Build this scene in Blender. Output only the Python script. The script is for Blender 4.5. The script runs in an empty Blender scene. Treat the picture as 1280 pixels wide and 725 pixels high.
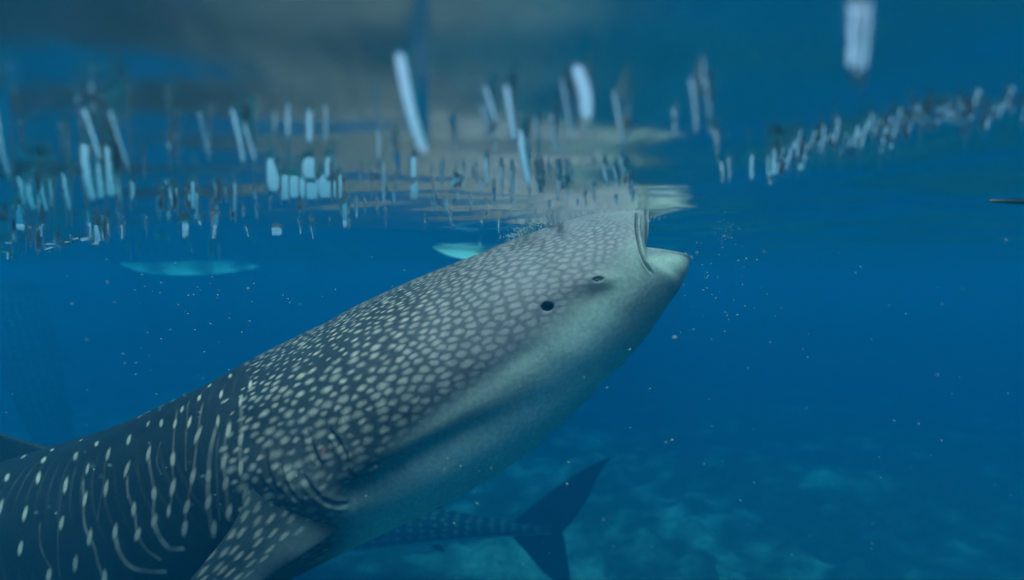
import bpy, math, random
import numpy as np
from mathutils import Vector, Matrix, kdtree

random.seed(7)
rng = np.random.default_rng(7)
sc = bpy.context.scene
col = sc.collection
R = math.radians

# ------------------------------------------------------------------ camera
CAM_Z = -0.16
PITCH = R(-1.3)
HFOV = R(80)
FPX = 640 / math.tan(HFOV / 2)          # focal length in photo pixels
cam_d = bpy.data.cameras.new("camera")
cam = bpy.data.objects.new("camera", cam_d)
col.objects.link(cam)
cam.location = (0, 0, CAM_Z)
cam.rotation_euler = (R(90) + PITCH, 0, 0)
cam_d.sensor_width = 36
cam_d.lens = 18 / math.tan(HFOV / 2)
cam_d.clip_start = 0.01
cam_d.clip_end = 1000
cam_d.dof.use_dof = True
cam_d.dof.focus_distance = 1.5
cam_d.dof.aperture_fstop = (cam_d.lens / 1000) / 0.012
sc.camera = cam

# ------------------------------------------------------------------ world, sun, exposure
SUN_EL, SUN_AZ = R(72), R(195)          # azimuth clockwise from +Y: the sun stands behind the camera
w = bpy.data.worlds.new("World")
sc.world = w
w.use_nodes = True
nt = w.node_tree
sky = nt.nodes.new("ShaderNodeTexSky")
sky.sky_type = 'NISHITA'
sky.sun_disc = False
sky.sun_elevation = SUN_EL
sky.sun_rotation = SUN_AZ
sky.air_density = 0.9
sky.ozone_density = 0.2
sky.dust_density = 9.0
bg = nt.nodes["Background"]
bg.inputs[1].default_value = 0.15
nt.links.new(sky.outputs[0], bg.inputs[0])
sun_d = bpy.data.lights.new("sun", 'SUN')
sun_d.energy = 0.6
sun_d.angle = R(12)
sun_d.color = (1.0, 0.975, 0.94)
sun = bpy.data.objects.new("sun", sun_d)
col.objects.link(sun)
to_sun = Vector((math.sin(SUN_AZ) * math.cos(SUN_EL), math.cos(SUN_AZ) * math.cos(SUN_EL), math.sin(SUN_EL)))
sun.rotation_euler = (-to_sun).to_track_quat('-Z', 'Y').to_euler()
sun.location = (0, 0, 30)

sc.view_settings.view_transform = 'Standard'
sc.view_settings.look = 'None'
sc.view_settings.gamma = 1.0
sc.view_settings.exposure = 1.32
sc.render.engine = 'CYCLES'
cy = sc.cycles
cy.use_denoising = True
cy.max_bounces = 8
cy.diffuse_bounces = 3
cy.glossy_bounces = 3
cy.transmission_bounces = 4
cy.volume_bounces = 3
cy.transparent_max_bounces = 12
cy.sample_clamp_indirect = 6.0
cy.caustics_reflective = False
cy.caustics_refractive = False

# water body
WATER_DENSITY = 0.47
WATER_COLOR = (0.001, 0.073, 0.150)     # share of the light scattered
WATER_CLEAR = (0.0, 0.37, 0.535)       # how little of the rest is swallowed
GROUND_Z = -3.35

# ------------------------------------------------------------------ helpers
_cp, _sp = math.cos(PITCH), math.sin(PITCH)


def at(px, py, D):
    """world point seen at photo pixel (px, py), at distance D along +Y"""
    x = (px - 640) / FPX
    z = -(py - 362.5) / FPX
    fy, fz = _cp - z * _sp, _sp + z * _cp
    t = D / fy
    return Vector((x * t, D, CAM_Z + fz * t))


def proj(P):
    """photo pixels of an (N,3) array of points"""
    P = np.asarray(P, float)
    y, z = P[:, 1], P[:, 2] - CAM_Z
    d = y * _cp + z * _sp
    v = -y * _sp + z * _cp
    return np.stack([640 + FPX * P[:, 0] / d, 362.5 - FPX * v / d], 1)


def new_mesh(name, V, F, smooth=True, tris=None):
    me = bpy.data.meshes.new(name)
    V = np.asarray(V, np.float32)
    F = np.asarray(F, np.int32)
    k = F.shape[1]
    me.vertices.add(len(V))
    me.vertices.foreach_set("co", V.ravel())
    me.loops.add(F.size)
    me.loops.foreach_set("vertex_index", F.ravel())
    me.polygons.add(len(F))
    me.polygons.foreach_set("loop_start", np.arange(0, F.size, k, dtype=np.int32))
    me.polygons.foreach_set("loop_total", np.full(len(F), k, np.int32))
    me.update(calc_edges=True)
    me.polygons.foreach_set("use_smooth", np.full(len(F), smooth))
    me.update()
    return me


def link(name, me, mat=None, parent=None):
    o = bpy.data.objects.new(name, me)
    col.objects.link(o)
    if mat is not None and len(me.materials) == 0:
        me.materials.append(mat)
    if parent:
        o.parent = parent
    return o


def tag(o, label=None, cat=None, group=None, kind=None):
    if label: o["label"] = label
    if cat: o["category"] = cat
    if group: o["group"] = group
    if kind: o["kind"] = kind
    return o


def grid_faces(n, m, wrap_m=False, off=0):
    mm = m if wrap_m else m - 1
    i, j = np.meshgrid(np.arange(n - 1), np.arange(mm), indexing='ij')
    j2 = (j + 1) % m
    a = i * m + j
    b = i * m + j2
    c = (i + 1) * m + j2
    d = (i + 1) * m + j
    return np.stack([a, b, c, d], -1).reshape(-1, 4) + off


def smooth(e0, e1, x):
    t = np.clip((x - e0) / (e1 - e0), 0, 1)
    return t * t * (3 - 2 * t)


def waves(x, y, n, lmin, lmax, amp, seed, stretch=1.0, dirs=None):
    """sum of n sine waves with wavelengths lmin..lmax; rms height about amp at lmax, slope kept even"""
    r = np.random.default_rng(seed)
    z = np.zeros_like(x)
    for q in range(n):
        lam = math.exp(r.uniform(math.log(lmin), math.log(lmax)))
        a = r.uniform(0, 2 * math.pi) if dirs is None else r.normal(dirs[0], dirs[1])
        kx, ky = math.cos(a) * 2 * math.pi / lam, math.sin(a) * 2 * math.pi / lam
        z += amp * (lam / lmax) * np.sin(kx * x * stretch + ky * y + r.uniform(0, 6.28)) * math.sqrt(2.0 / n)
    return z


def node_mat(name):
    m = bpy.data.materials.new(name)
    m.use_nodes = True
    return m, m.node_tree, m.node_tree.nodes["Principled BSDF"]


def attr_material(name, rough=0.5, spec=0.3, noise_scale=120, noise_amt=0.25, bump=0.15, bump_dist=0.004):
    m, t, p = node_mat(name)
    a = t.nodes.new("ShaderNodeVertexColor"); a.layer_name = "Col"
    tc = t.nodes.new("ShaderNodeTexCoord")
    n = t.nodes.new("ShaderNodeTexNoise"); n.inputs["Scale"].default_value = noise_scale
    n.inputs["Detail"].default_value = 4
    t.links.new(tc.outputs["Object"], n.inputs["Vector"])
    mr = t.nodes.new("ShaderNodeMapRange")
    mr.inputs[1].default_value = 0.3; mr.inputs[2].default_value = 0.7
    mr.inputs[3].default_value = 1 - noise_amt; mr.inputs[4].default_value = 1 + noise_amt
    t.links.new(n.outputs["Fac"], mr.inputs[0])
    mx = t.nodes.new("ShaderNodeVectorMath"); mx.operation = 'SCALE'
    t.links.new(a.outputs["Color"], mx.inputs[0])
    t.links.new(mr.outputs[0], mx.inputs["Scale"])
    t.links.new(mx.outputs[0], p.inputs["Base Color"])
    b = t.nodes.new("ShaderNodeBump"); b.inputs["Strength"].default_value = bump
    b.inputs["Distance"].default_value = bump_dist
    t.links.new(n.outputs["Fac"], b.inputs["Height"])
    t.links.new(b.outputs[0], p.inputs["Normal"])
    p.inputs["Roughness"].default_value = rough
    p.inputs["Specular IOR Level"].default_value = spec
    return m


def plain_mat(name, color, rough=0.5, noise=0.2, scale=20, spec=0.3):
    m, t, p = node_mat(name)
    n = t.nodes.new("ShaderNodeTexNoise"); n.inputs["Scale"].default_value = scale
    n.inputs["Detail"].default_value = 5
    tc = t.nodes.new("ShaderNodeTexCoord")
    t.links.new(tc.outputs["Object"], n.inputs["Vector"])
    r = t.nodes.new("ShaderNodeValToRGB")
    r.color_ramp.elements[0].position = 0.3; r.color_ramp.elements[1].position = 0.7
    r.color_ramp.elements[0].color = (*[c * (1 - noise) for c in color], 1)
    r.color_ramp.elements[1].color = (*[min(1, c * (1 + noise)) for c in color], 1)
    t.links.new(n.outputs["Fac"], r.inputs[0])
    t.links.new(r.outputs[0], p.inputs["Base Color"])
    p.inputs["Roughness"].default_value = rough
    p.inputs["Specular IOR Level"].default_value = spec
    return m


def set_colors(me, C):
    a = me.color_attributes.new("Col", 'FLOAT_COLOR', 'POINT')
    C4 = np.ones((len(C), 4), np.float32)
    C4[:, :3] = C
    a.data.foreach_set("color", C4.ravel())


def spline(xs, ys, q):
    """monotone-ish Catmull-Rom through (xs, ys), ys may be (n,k)"""
    xs = np.asarray(xs, float); ys = np.asarray(ys, float)
    one = ys.ndim == 1
    if one: ys = ys[:, None]
    m = np.zeros_like(ys)
    dx = np.diff(xs)[:, None]; dy = np.diff(ys, axis=0) / dx
    m[1:-1] = (dy[:-1] * dx[1:] + dy[1:] * dx[:-1]) / (dx[:-1] + dx[1:])
    m[0], m[-1] = dy[0], dy[-1]
    k = np.clip(np.searchsorted(xs, q, 'right') - 1, 0, len(xs) - 2)
    h = (xs[k + 1] - xs[k])[:, None]; t = ((q - xs[k])[:, None]) / h
    out = ((2*t**3 - 3*t**2 + 1) * ys[k] + (t**3 - 2*t**2 + t) * h * m[k]
           + (-2*t**3 + 3*t**2) * ys[k+1] + (t**3 - t**2) * h * m[k+1])
    return out[:, 0] if one else out


# ------------------------------------------------------------------ sea bed
def build_seabed():
    nr, na = 340, 420
    e = np.linspace(0, 1, nr)
    r = 0.6 + 84.4 * e ** 2.6
    a = np.linspace(0, 2 * math.pi, na, endpoint=False)
    # finer in front of the camera
    a = a - 0.62 * np.sin(a)
    a = a + math.pi / 2
    rr, aa = np.meshgrid(r, a, indexing='ij')
    x, y = rr * np.cos(aa), rr * np.sin(aa)
    mound = waves(x, y, 22, 0.8, 3.0, 0.07, 3) + waves(x, y, 26, 0.25, 0.8, 0.05, 5)
    mound = np.where(mound > 0, mound * 1.2, mound * 0.5)
    big = waves(x, y, 8, 6, 16, 0.25, 9)
    z = GROUND_Z + mound + big * smooth(3, 12, rr) - 0.35 * smooth(4, 16, x) * smooth(2, 8, y)
    z = np.minimum(z, GROUND_Z + 0.6)
    V = np.stack([x, y, z], -1).reshape(-1, 3)
    F = grid_faces(nr, na, True)[:, ::-1]
    cap = len(V)
    V = np.vstack([V, [[0, 0, GROUND_Z]]])
    me = new_mesh("seabed", V, F)
    t1 = waves(x, y, 30, 0.8, 3.5, 0.40, 21) + waves(x, y, 40, 0.20, 0.8, 0.42, 22)
    s = smooth(-0.35, 0.75, t1 + mound * 1.5 - 0.35 * smooth(.5, 4, x)).reshape(-1)
    s = np.append(s, 0.5)
    dark = np.array([0.06, 0.075, 0.062]); sand = np.array([0.28, 0.31, 0.25])
    C = dark + (sand - dark) * (s[:, None] ** 1.3)
    set_colors(me, C)
    o = link("seabed", me, attr_material("seabed_sand_and_rubble", 0.9, 0.1, 9, 0.35, 0.6, 0.05))
    tag(o, "pale sand and dark coral rubble of the sea bed", kind="structure")


build_seabed()

# ------------------------------------------------------------------ water surface seen from below
GLINTS = [  # photo x, y of the middle, width, height, lean (px of x per px of height)
    (515, 108, 17, 84, .38), (728, 99, 20, 40, .35), (1070, 24, 27, 56, -.12), (128, 206, 44, 56, .2),
    (48, 234, 44, 28, .3), (390, 232, 76, 29, 0), (342, 214, 17, 32, .05), (387, 206, 17, 20, 0), (410, 205, 6, 20, 0),
    (518, 234, 12, 28, .03), (517, 206, 9, 20, 0), (300, 160, 14, 46, .3), (312, 160, 12, 44, .4), (655, 190, 9, 60, .2),
    (638, 125, 9, 44, .25), (614, 120, 12, 30, .5), (672, 165, 8, 36, .15), (692, 160, 7, 34, .2), (708, 118, 9, 46, .3),
    (773, 132, 9, 42, .35), (866, 118, 10, 40, .2), (884, 118, 9, 40, .2), (877, 80, 8, 22, .1), (893, 170, 5, 28, .3),
    (964, 194, 15, 17, -.1), (902, 209, 4, 14, .2), (910, 204, 4, 16, .2), (938, 202, 5, 18, 0),
    (120, 290, 13, 18, .1), (113, 276, 6, 24, .2), (270, 278, 7, 26, -.2), (243, 240, 7, 26, 0), (246, 252, 7, 24, 0),
    (232, 285, 12, 18, 0), (294, 242, 5, 26, 0), (346, 289, 16, 9, 0), (432, 266, 7, 24, 0), (446, 259, 4, 22, 0),
    (153, 282, 6, 24, .15), (184, 280, 4, 18, 0), (136, 282, 5, 22, .15), (18, 283, 9, 18, .3), (26, 266, 14, 20, .1),
    (52, 280, 7, 16, .2), (200, 294, 16, 7, 0), (85, 232, 8, 30, .3), (167, 235, 6, 16, 0), (112, 238, 9, 12, .2),
    (388, 150, 16, 28, 0), (362, 145, 12, 36, 0), (408, 146, 10, 30, 0), (345, 155, 8, 36, 0),
    (150, 150, 12, 60, .5), (118, 155, 16, 40, .5), (258, 160, 9, 36, .3), (572, 235, 3, 30, .05), (640, 226, 4, 24, .1),
    (480, 224, 4, 40, 0), (474, 175, 4, 30, 0), (465, 225, 3, 30, 0), (608, 210, 5, 28, .1), (627, 222, 3, 26, .1),
    (215, 240, 6, 18, .1), (6, 160, 16, 60, .3), (600, 296, 3, 14, .2), (375, 282, 3, 14, .2), (390, 285, 3, 18, .2),
]
gr = np.random.default_rng(11)
_big, GLINTS = GLINTS, []
for (gx, gy, gw, gh, lean) in _big:
    if gy < 172 and gx not in (515, 728, 655, 638, 1070):
        gw *= .45                       # the fainter ones are thin
    if gw < 24:
        gw *= .85
        GLINTS.append((gx, gy, gw, gh, lean, gr.uniform(.71, .80)))
        continue
    x_ = -gw / 2                        # the widest patches: a row of touching streaks
    while x_ < gw / 2 - 2:
        w_ = min(gr.uniform(6, 16), gw / 2 - x_)
        GLINTS.append((gx + x_ + w_ / 2, gy + gr.normal(0, 1), w_, gh * gr.uniform(.85, 1.0), lean, gr.uniform(.72, .82)))
        x_ += w_ + gr.uniform(.2, 1.6)
GLINTS = [g if abs(g[0] - 515) > 6 or g[1] > 150 else (*g[:5], .8) for g in GLINTS]
for k in range(62):       # the bright line of ripples that climbs to the right
    f = (k + gr.uniform(-.3, .3)) / 62
    gx = 965 + 318 * f
    gy = 190 - 70 * f - 6 * math.sin(f * 3.1) + gr.normal(0, 7)
    GLINTS.append((gx, gy, gr.uniform(2.2, 4.6), gr.uniform(8, 27), -gr.uniform(.15, .45), gr.uniform(.73, .83)))
for k in range(70):       # fine streaks over the shark's reflection
    GLINTS.append((gr.uniform(330, 720), gr.uniform(205, 290), gr.uniform(1.2, 2.4), gr.uniform(8, 24), gr.uniform(0, .25), gr.uniform(.70, .78)))
for k in range(26):       # thin pale smears high up
    GLINTS.append((gr.uniform(0, 900), gr.uniform(90, 200), gr.uniform(1.2, 2.6), gr.uniform(14, 40), gr.uniform(.05, .4), gr.uniform(.72, .8)))
for k in range(70):
    GLINTS.append((gr.uniform(0, 340), gr.uniform(225, 318), gr.uniform(1.6, 3.6), gr.uniform(5, 16), gr.uniform(0, .3), gr.uniform(.71, .80)))
for k in range(26):       # short flat dashes where the wave on the left hangs lowest
    GLINTS.append((gr.uniform(0, 170), gr.uniform(298, 340), gr.uniform(6, 20), gr.uniform(1.6, 3.2), 0, gr.uniform(.68, .8)))
for k in range(24):
    GLINTS.append((gr.uniform(660, 790), gr.uniform(205, 256), gr.uniform(1.5, 3), gr.uniform(7, 20), gr.uniform(.1, .4), gr.uniform(.70, .78)))


def build_water():
    # rings of points round the place under the surface where the picture was taken; fine in front, coarse behind
    az = np.concatenate([np.arange(-48, 48, 0.115), np.arange(48, 312, 3.0)])
    az = np.radians(az)
    r = np.concatenate([np.linspace(0.004, 0.17, 14), np.arange(0.18, 0.8, 0.0024), np.arange(0.8, 2.3, 0.0034), np.geomspace(2.305, 85, 170)])
    rr, aa = np.meshgrid(r, az, indexing='ij')
    x, y = rr * np.sin(aa), rr * np.cos(aa)
    calm = smooth(0.1, 0.5, rr)
    swell = (0.012 * np.sin(5.2 * y - 1.9 * x + 0.6) + 0.014 * np.sin(2.3 * y + 1.1 * x + 2.2)
             + waves(x, y, 8, 1.5, 5.0, 0.018, 31, dirs=(1.3, 0.6))
             + (0.0075 * np.sin(19.0 * (.54 * x + .84 * y) + 1.0) + 0.003 * np.sin(31.0 * (.40 * x + .92 * y) + 3.0)) * smooth(-.2, .3, x))
    rip = waves(x, y, 16, 0.12, 0.40, 0.0020, 33, dirs=(1.57, 0.9))
    fine = waves(x, y, 40, 0.018, 0.06, 0.00018, 34, dirs=(0.10, 0.25))
    fade = 1 / (1 + (rr / 4.0) ** 2)
    swell = swell + (0.0022 * np.sin(30 * y + 2.5 * x + .5) + 0.0016 * np.sin(47 * y - 4 * x + 2)) * smooth(2.5, .8, rr)
    z = swell * calm * (0.35 + 0.65 * smooth(0.2, 1.5, rr)) + (rip * calm * (1 + 1.6 * smooth(.7, 1.3, rr)) + fine * calm) * fade
    # a wave trough hanging low on the left
    z -= (0.05 + 0.06 * smooth(-.7, -1.3, x)) * smooth(-.1, -.85, x) * np.exp(-((y - 1.25 - .15 * np.sin(3 * x)) / .27) ** 2) * smooth(-4, -2.4, x)
    dip = np.zeros_like(z)
    # small steep-sided dimples: through their near faces the sky is seen
    pxs = 640 + FPX * np.tan(az)                    # photo column of each radial line
    tl = np.linspace(-.5, .5, 61)
    dr_tab = np.gradient(r)
    for gx, gy, gw, gh, lean, power in GLINTS:
        # outline of the patch: slanted, narrowing a little towards its ends, slightly ragged
        wl = gw * (1 - np.abs(2 * tl) ** gr.uniform(5, 16)) ** .5
        bend = gr.normal(0, .07) * gw
        mid = lean * gh * tl + bend * np.cos(tl * 5)
        cols = np.where((np.abs(pxs - gx) < gw / 2 + abs(lean) * gh / 2 + 2) & (np.cos(az) > 0.3))[0]
        if len(cols) == 0: continue
        # where the line of sight to the top meets the surface
        top = at(gx, gy - gh / 2, 1.0) - Vector((0, 0, CAM_Z))
        if top.z <= 0.012: continue
        tan_e = top.z / math.hypot(top.x, top.y)
        jc = cols[len(cols) // 2]
        hit = int(np.argmax((z[20:, jc] <= CAM_Z + r[20:] * tan_e))) + 20
        d = r[hit]
        if hit <= 20 or d > 4: continue
        e = math.atan(tan_e)
        k0, k1 = max(0, hit - 4), min(len(r) - 1, hit + 4)
        s_loc = float((z[k0, jc] - z[k1, jc]) / (r[k1] - r[k0]))
        s_f = max(.25, math.tan(math.asin(power) - e) - s_loc)              # steep enough to look out through
        s_r = max(.06, math.tan(max(R(3), R(41.4) - e - R(4.5))) - max(0, s_loc))   # a lead-in that still mirrors
        for j in cols:
            ins = np.abs(pxs[j] - gx - mid) < wl / 2
            if not ins.any(): continue
            v_ = tl[ins]
            y0, y1 = (v_.min() + .5) * gh, (v_.max() + .5) * gh
            if y1 - y0 < .8: continue
            z0, z1 = y0 / FPX * d, y1 / FPX * d
            a1, a2 = z0 / s_f, z1 / s_f
            a0 = a1 - z0 / s_r
            Lb = max(3.0 * (a2 - a1), z1 / (0.75 * max(0.05, tan_e)))
            i0, i1 = np.searchsorted(r, [d + a0, d + a2 + Lb])
            a = r[i0:i1] - d
            prof = np.where(a < a1, z0 * (a - a0) / (a1 - a0 + 1e-9), np.where(a < a2, z0 + (a - a1) * s_f, z1 * np.clip(1 - (a - a2) / Lb, 0, 1)))
            dip[i0:i1, j] = np.maximum(dip[i0:i1, j], prof)
    # a fold of water drawn forward from the shark's upper lip
    for j in np.where((pxs > 804) & (pxs < 852) & (np.cos(az) > .3))[0]:
        f_ = (pxs[j] - 804) / 48
        h = .052 * (1 - f_) ** 1.3 * (.85 + .15 * math.sin(pxs[j] * .9))
        i0, i1 = np.searchsorted(r, [1.62, 1.95])
        a = (r[i0:i1] - 1.62) / .33
        dip[i0:i1, j] = np.maximum(dip[i0:i1, j], h * np.where(a < .45, a / .45, (1 - a) / .55))
    z -= dip
    V = np.stack([x, y, z], -1).reshape(-1, 3)
    F = grid_faces(len(r), len(az), True)          # wound so that normals point up
    me = new_mesh("water_surface", V, F, smooth=False)
    me.update()
    if me.polygons[len(me.polygons) // 2].normal.z < 0:
        me.flip_normals()
    m = bpy.data.materials.new("sea_surface")
    m.use_nodes = True
    t = m.node_tree
    t.nodes.clear()
    out = t.nodes.new("ShaderNodeOutputMaterial")
    fr = t.nodes.new("ShaderNodeFresnel"); fr.inputs["IOR"].default_value = 1.333
    tr = t.nodes.new("ShaderNodeBsdfTransparent")
    gl = t.nodes.new("ShaderNodeBsdfGlossy"); gl.inputs["Roughness"].default_value = 0.20
    gl.inputs["Color"].default_value = (1, 1, 1, 1)
    mix = t.nodes.new("ShaderNodeMixShader")
    t.links.new(fr.outputs[0], mix.inputs[0])
    t.links.new(tr.outputs[0], mix.inputs[1])
    t.links.new(gl.outputs[0], mix.inputs[2])
    t.links.new(mix.outputs[0], out.inputs["Surface"])
    o = link("water_surface", me, m)
    tag(o, "rippled underside of the sea surface with white glints", kind="structure")
    return o


build_water()

# ------------------------------------------------------------------ the big whale shark
AXIS_D = 1.8
ST = [  # upper contour px, lower contour px, distance, half width (m)
    ((793, 258), (858, 328), 1.80, .24), ((787, 257), (853, 341), 1.80, .285), ((772, 260), (842, 362), 1.80, .33),
    ((740, 266), (822, 390), 1.80, .365), ((700, 279), (798, 426), 1.80, .39), ((640, 300), (762, 466), 1.80, .42),
    ((560, 332), (702, 528), 1.80, .44), ((480, 366), (632, 583), 1.80, .45), ((400, 404), (560, 622), 1.80, .44),
    ((320, 445), (478, 660), 1.80, .43), ((240, 487), (392, 702), 1.80, .42), ((160, 525), (290, 757), 1.80, .40),
    ((80, 553), (190, 798), 1.81, .38), ((0, 577), (85, 820), 1.83, .36), ((-120, 608), (-60, 830), 1.87, .32),
    ((-320, 650), (-290, 830), 1.93, .24), ((-520, 690), (-505, 815), 2.0, .16), ((-740, 725), (-732, 805), 2.08, .09),
    ((-920, 740), (-918, 795), 2.15, .05),
]
dark = np.array([0.008, 0.014, 0.020])
grey = np.array([0.108, 0.120, 0.134])
spotc = np.array([0.39, 0.36, 0.31])
belly = np.array([0.52, 0.70, 0.63])


def make_fin(secs, nc=40, ns=70, t_root=0.05, t_tip=0.008, flare=0.5):
    """secs: list of (leading Vector, trailing Vector); returns V, F and (span, chord, side) of each vertex"""
    k = np.linspace(0, 1, len(secs))
    q = np.linspace(0, 1, ns)
    Lp = spline(k, np.array([list(s[0]) for s in secs]), q)
    Tp = spline(k, np.array([list(s[1]) for s in secs]), q)
    ch = Tp - Lp
    sp = np.gradient((Lp + Tp) / 2, axis=0)
    nrm = np.cross(ch, sp)
    nrm /= np.linalg.norm(nrm, axis=1)[:, None] + 1e-9
    th = t_tip + (t_root - t_tip) * (1 - q) ** 1.2 + flare * t_root * np.exp(-(q / 0.11) ** 2)
    c = np.concatenate([np.linspace(0, 1, nc), np.linspace(1, 0, nc)[1:-1]])
    side = np.concatenate([np.ones(nc), -np.ones(nc - 2)])
    cc = c ** 1.6
    prof = np.sqrt(np.clip(cc, 0, 1)) * (1 - cc) * 1.6
    V = Lp[:, None, :] + ch[:, None, :] * cc[None, :, None] + nrm[:, None, :] * (th[:, None] * prof[None] * side[None] / 2)[..., None]
    m = len(c)
    F = grid_faces(ns, m, True)
    V = V.reshape(-1, 3)
    tip = len(V)
    V = np.vstack([V, V[-m:].mean(0, keepdims=True)])
    base = (ns - 1) * m
    capf = np.array([[base + j, base + (j + 1) % m, tip, tip] for j in range(m)])
    # degenerate quads avoided: fold the cap as quads two at a time
    capf = np.array([[base + j, base + (j + 1) % m, base + (j + 2) % m, tip] for j in range(0, m - 1, 2)])
    F = np.vstack([F, capf])
    S = np.append(np.repeat(q, m), 1.0)
    Ck = np.append(np.tile(cc, ns), .5)
    Sd = np.append(np.tile(side, ns), 1.0)
    return V, F, S, Ck, Sd


def fit_stations():
    """station centres, up vectors and half heights whose projected outline runs along the measured contours"""
    th = np.linspace(0, 2 * math.pi, 72, endpoint=False)
    out = []
    for (U, L, D, hw) in ST:
        U2, L2 = np.array(U, float), np.array(L, float)
        n = L2 - U2
        T = np.linalg.norm(n); n /= T
        a0, a1 = 0.0, T
        for it in range(6):
            pu = at(*(U2 + n * a0), D); pl = at(*(U2 + n * a1), D)
            c = (pu + pl) / 2; up = (pu - pl) / 2
            P = np.array([list(c + up * math.sin(t) + Vector((0, hw * math.cos(t), 0))) for t in th])
            s = (proj(P) - U2) @ n
            a0 -= s.min(); a1 += T - s.max()
        out.append((c, up, hw, D))
    return out


def build_main_shark():
    st = fit_stations()
    C = np.array([list(s[0]) for s in st]); Uv = np.array([list(s[1]) for s in st]); HW = np.array([s[2] for s in st])
    k = np.concatenate([[0], np.cumsum(np.linalg.norm(np.diff(C, axis=0), axis=1))])
    s_vis = 2.35
    q = np.concatenate([np.linspace(0, s_vis, 820), np.linspace(s_vis, k[-1], 70)[1:]])
    Cq, Uq, Wq = spline(k, C, q), spline(k, Uv, q), spline(k, HW, q)
    # angle from the back round the near side to the belly (0..pi), then the far side
    near = np.linspace(0, math.pi, 400)
    far = np.linspace(math.pi, 2 * math.pi, 110)[1:-1]
    ph = np.concatenate([near, far])
    m = len(ph)
    NEAR = len(near)
    cs, sn = np.cos(ph), np.sin(ph)
    ex = 2.15
    ce = np.sign(cs) * np.abs(cs) ** (2 / ex)
    se = np.sign(sn) * np.abs(sn) ** (2 / ex)
    n = len(q)
    P = Cq[:, None, :] + Uq[:, None, :] * ce[None, :, None]
    P[:, :, 1] -= Wq[:, None] * se[None]
    # mouth: the corner of the gape is drawn back between the two jaws
    shift = np.array(list(at(805, 311, AXIS_D - Wq[0]))) - (Cq[0] - np.array([0, Wq[0], 0]))
    fall = np.exp(-(q / 0.10) ** 2)
    P += (fall[:, None] * ((1 - np.abs(ce)) ** 1.05)[None])[..., None] * shift[None, None]
    # arc coordinates: S along the body, W round it from the back (metres)
    S = np.repeat(q[:, None], m, 1)
    d = np.linalg.norm(np.diff(P[:, :NEAR], axis=1), axis=2)
    Wn = np.concatenate([np.zeros((n, 1)), np.cumsum(d, 1)], 1)
    tot = Wn[:, -1:]
    fr = Wn / tot
    frf = np.stack([np.interp(2 * math.pi - far, near, fr[i]) for i in range(n)])
    FR = np.concatenate([fr, frf], 1)          # 0 back .. 1 belly
    W = FR * tot
    # lookup: photo pixel -> (S, W)
    sub_i = np.arange(0, n, 4); sub_j = np.arange(2, NEAR - 2, 3)
    pts = P[sub_i][:, sub_j].reshape(-1, 3)
    dist = pts[:, 1]
    pp = proj(pts)
    kd = kdtree.KDTree(len(pp))
    # keep only what faces the camera
    dS = np.gradient(P[:, :NEAR], axis=0); dJ = np.gradient(P[:, :NEAR], axis=1)
    nn = np.cross(dJ, dS)
    nn = nn[sub_i][:, sub_j].reshape(-1, 3)
    view = pts - np.array([0, 0, CAM_Z])
    ctr = np.repeat(Cq[sub_i][:, None], len(sub_j), 1).reshape(-1, 3)
    sg = np.sign(np.sum(nn * (pts - ctr), 1))
    facing = (np.sum(nn * view, 1) * sg) < 0
    SS = S[sub_i][:, sub_j].ravel(); WW = W[sub_i][:, sub_j].ravel()
    for a in np.where(facing)[0]:
        kd.insert((pp[a, 0], pp[a, 1], 0), int(a))
    kd.balance()

    def body(px, py):
        h = kd.find_n((px, py, 0), 4)
        wsum = s0 = w0 = 0
        for co, ix, dd in h:
            ww = 1 / (dd * dd + 0.3)
            s0 += SS[ix] * ww; w0 += WW[ix] * ww; wsum += ww
        return s0 / wsum, w0 / wsum

    def curve(pts2, step=0.004):
        b = np.array([body(*p) for p in pts2])
        kk = np.concatenate([[0], np.cumsum(np.linalg.norm(np.diff(b, axis=0), axis=1))])
        return spline(kk, b, np.linspace(0, kk[-1], max(4, int(kk[-1] / step)))), kk[-1]

    def seg_dist(cv, pad):
        """distance of vertices near the curve to it; yields (slice rows, dist, position 0..1)"""
        lo, hi = cv.min(0) - pad, cv.max(0) + pad
        i0, i1 = np.searchsorted(q, [lo[0], hi[0]])
        s = S[i0:i1].ravel(); ww = W[i0:i1].ravel()
        D = np.full(len(s), 9.0); T = np.zeros(len(s))
        sel = (ww > lo[1]) & (ww < hi[1])
        idx = np.where(sel)[0]
        d2 = (s[idx, None] - cv[None, :, 0]) ** 2 + (ww[idx, None] - cv[None, :, 1]) ** 2
        D[idx] = np.sqrt(d2.min(1)); T[idx] = d2.argmin(1) / max(1, len(cv) - 1)
        return slice(i0, i1), D.reshape(i1 - i0, m), T.reshape(i1 - i0, m)

    # outward normals for displacement
    dS = np.gradient(P, axis=0)
    dJ = (np.roll(P, -1, 1) - np.roll(P, 1, 1))
    N = np.cross(dJ, dS)
    N /= np.linalg.norm(N, axis=2)[..., None] + 1e-9
    sg = np.sign(np.sum(N * (P - Cq[:, None]), 2))
    N *= np.sign(sg.mean())
    disp = np.zeros((n, m))

    # ---------------- colours
    # where the spotted upper side ends
    lim = np.array([body(*p) for p in [(792, 300), (765, 330), (735, 362), (700, 395), (655, 430), (600, 470), (540, 512),
                                       (490, 552), (450, 596), (420, 622)]])
    lim = lim[np.argsort(lim[:, 0])]
    limW = np.interp(q, np.append(lim[:, 0], [lim[-1, 0] + .25, 2.0, 4.5]),
                     np.append(lim[:, 1], [tot[np.searchsorted(q, lim[-1, 0] + .25), 0] * .84, tot[np.searchsorted(q, 2.0), 0] * .84, .1]))
    below = W - limW[:, None]
    front = smooth(0.0, 0.16, S)
    soft = 0.05 + 0.05 * smooth(0.4, 1.1, S)
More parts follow.
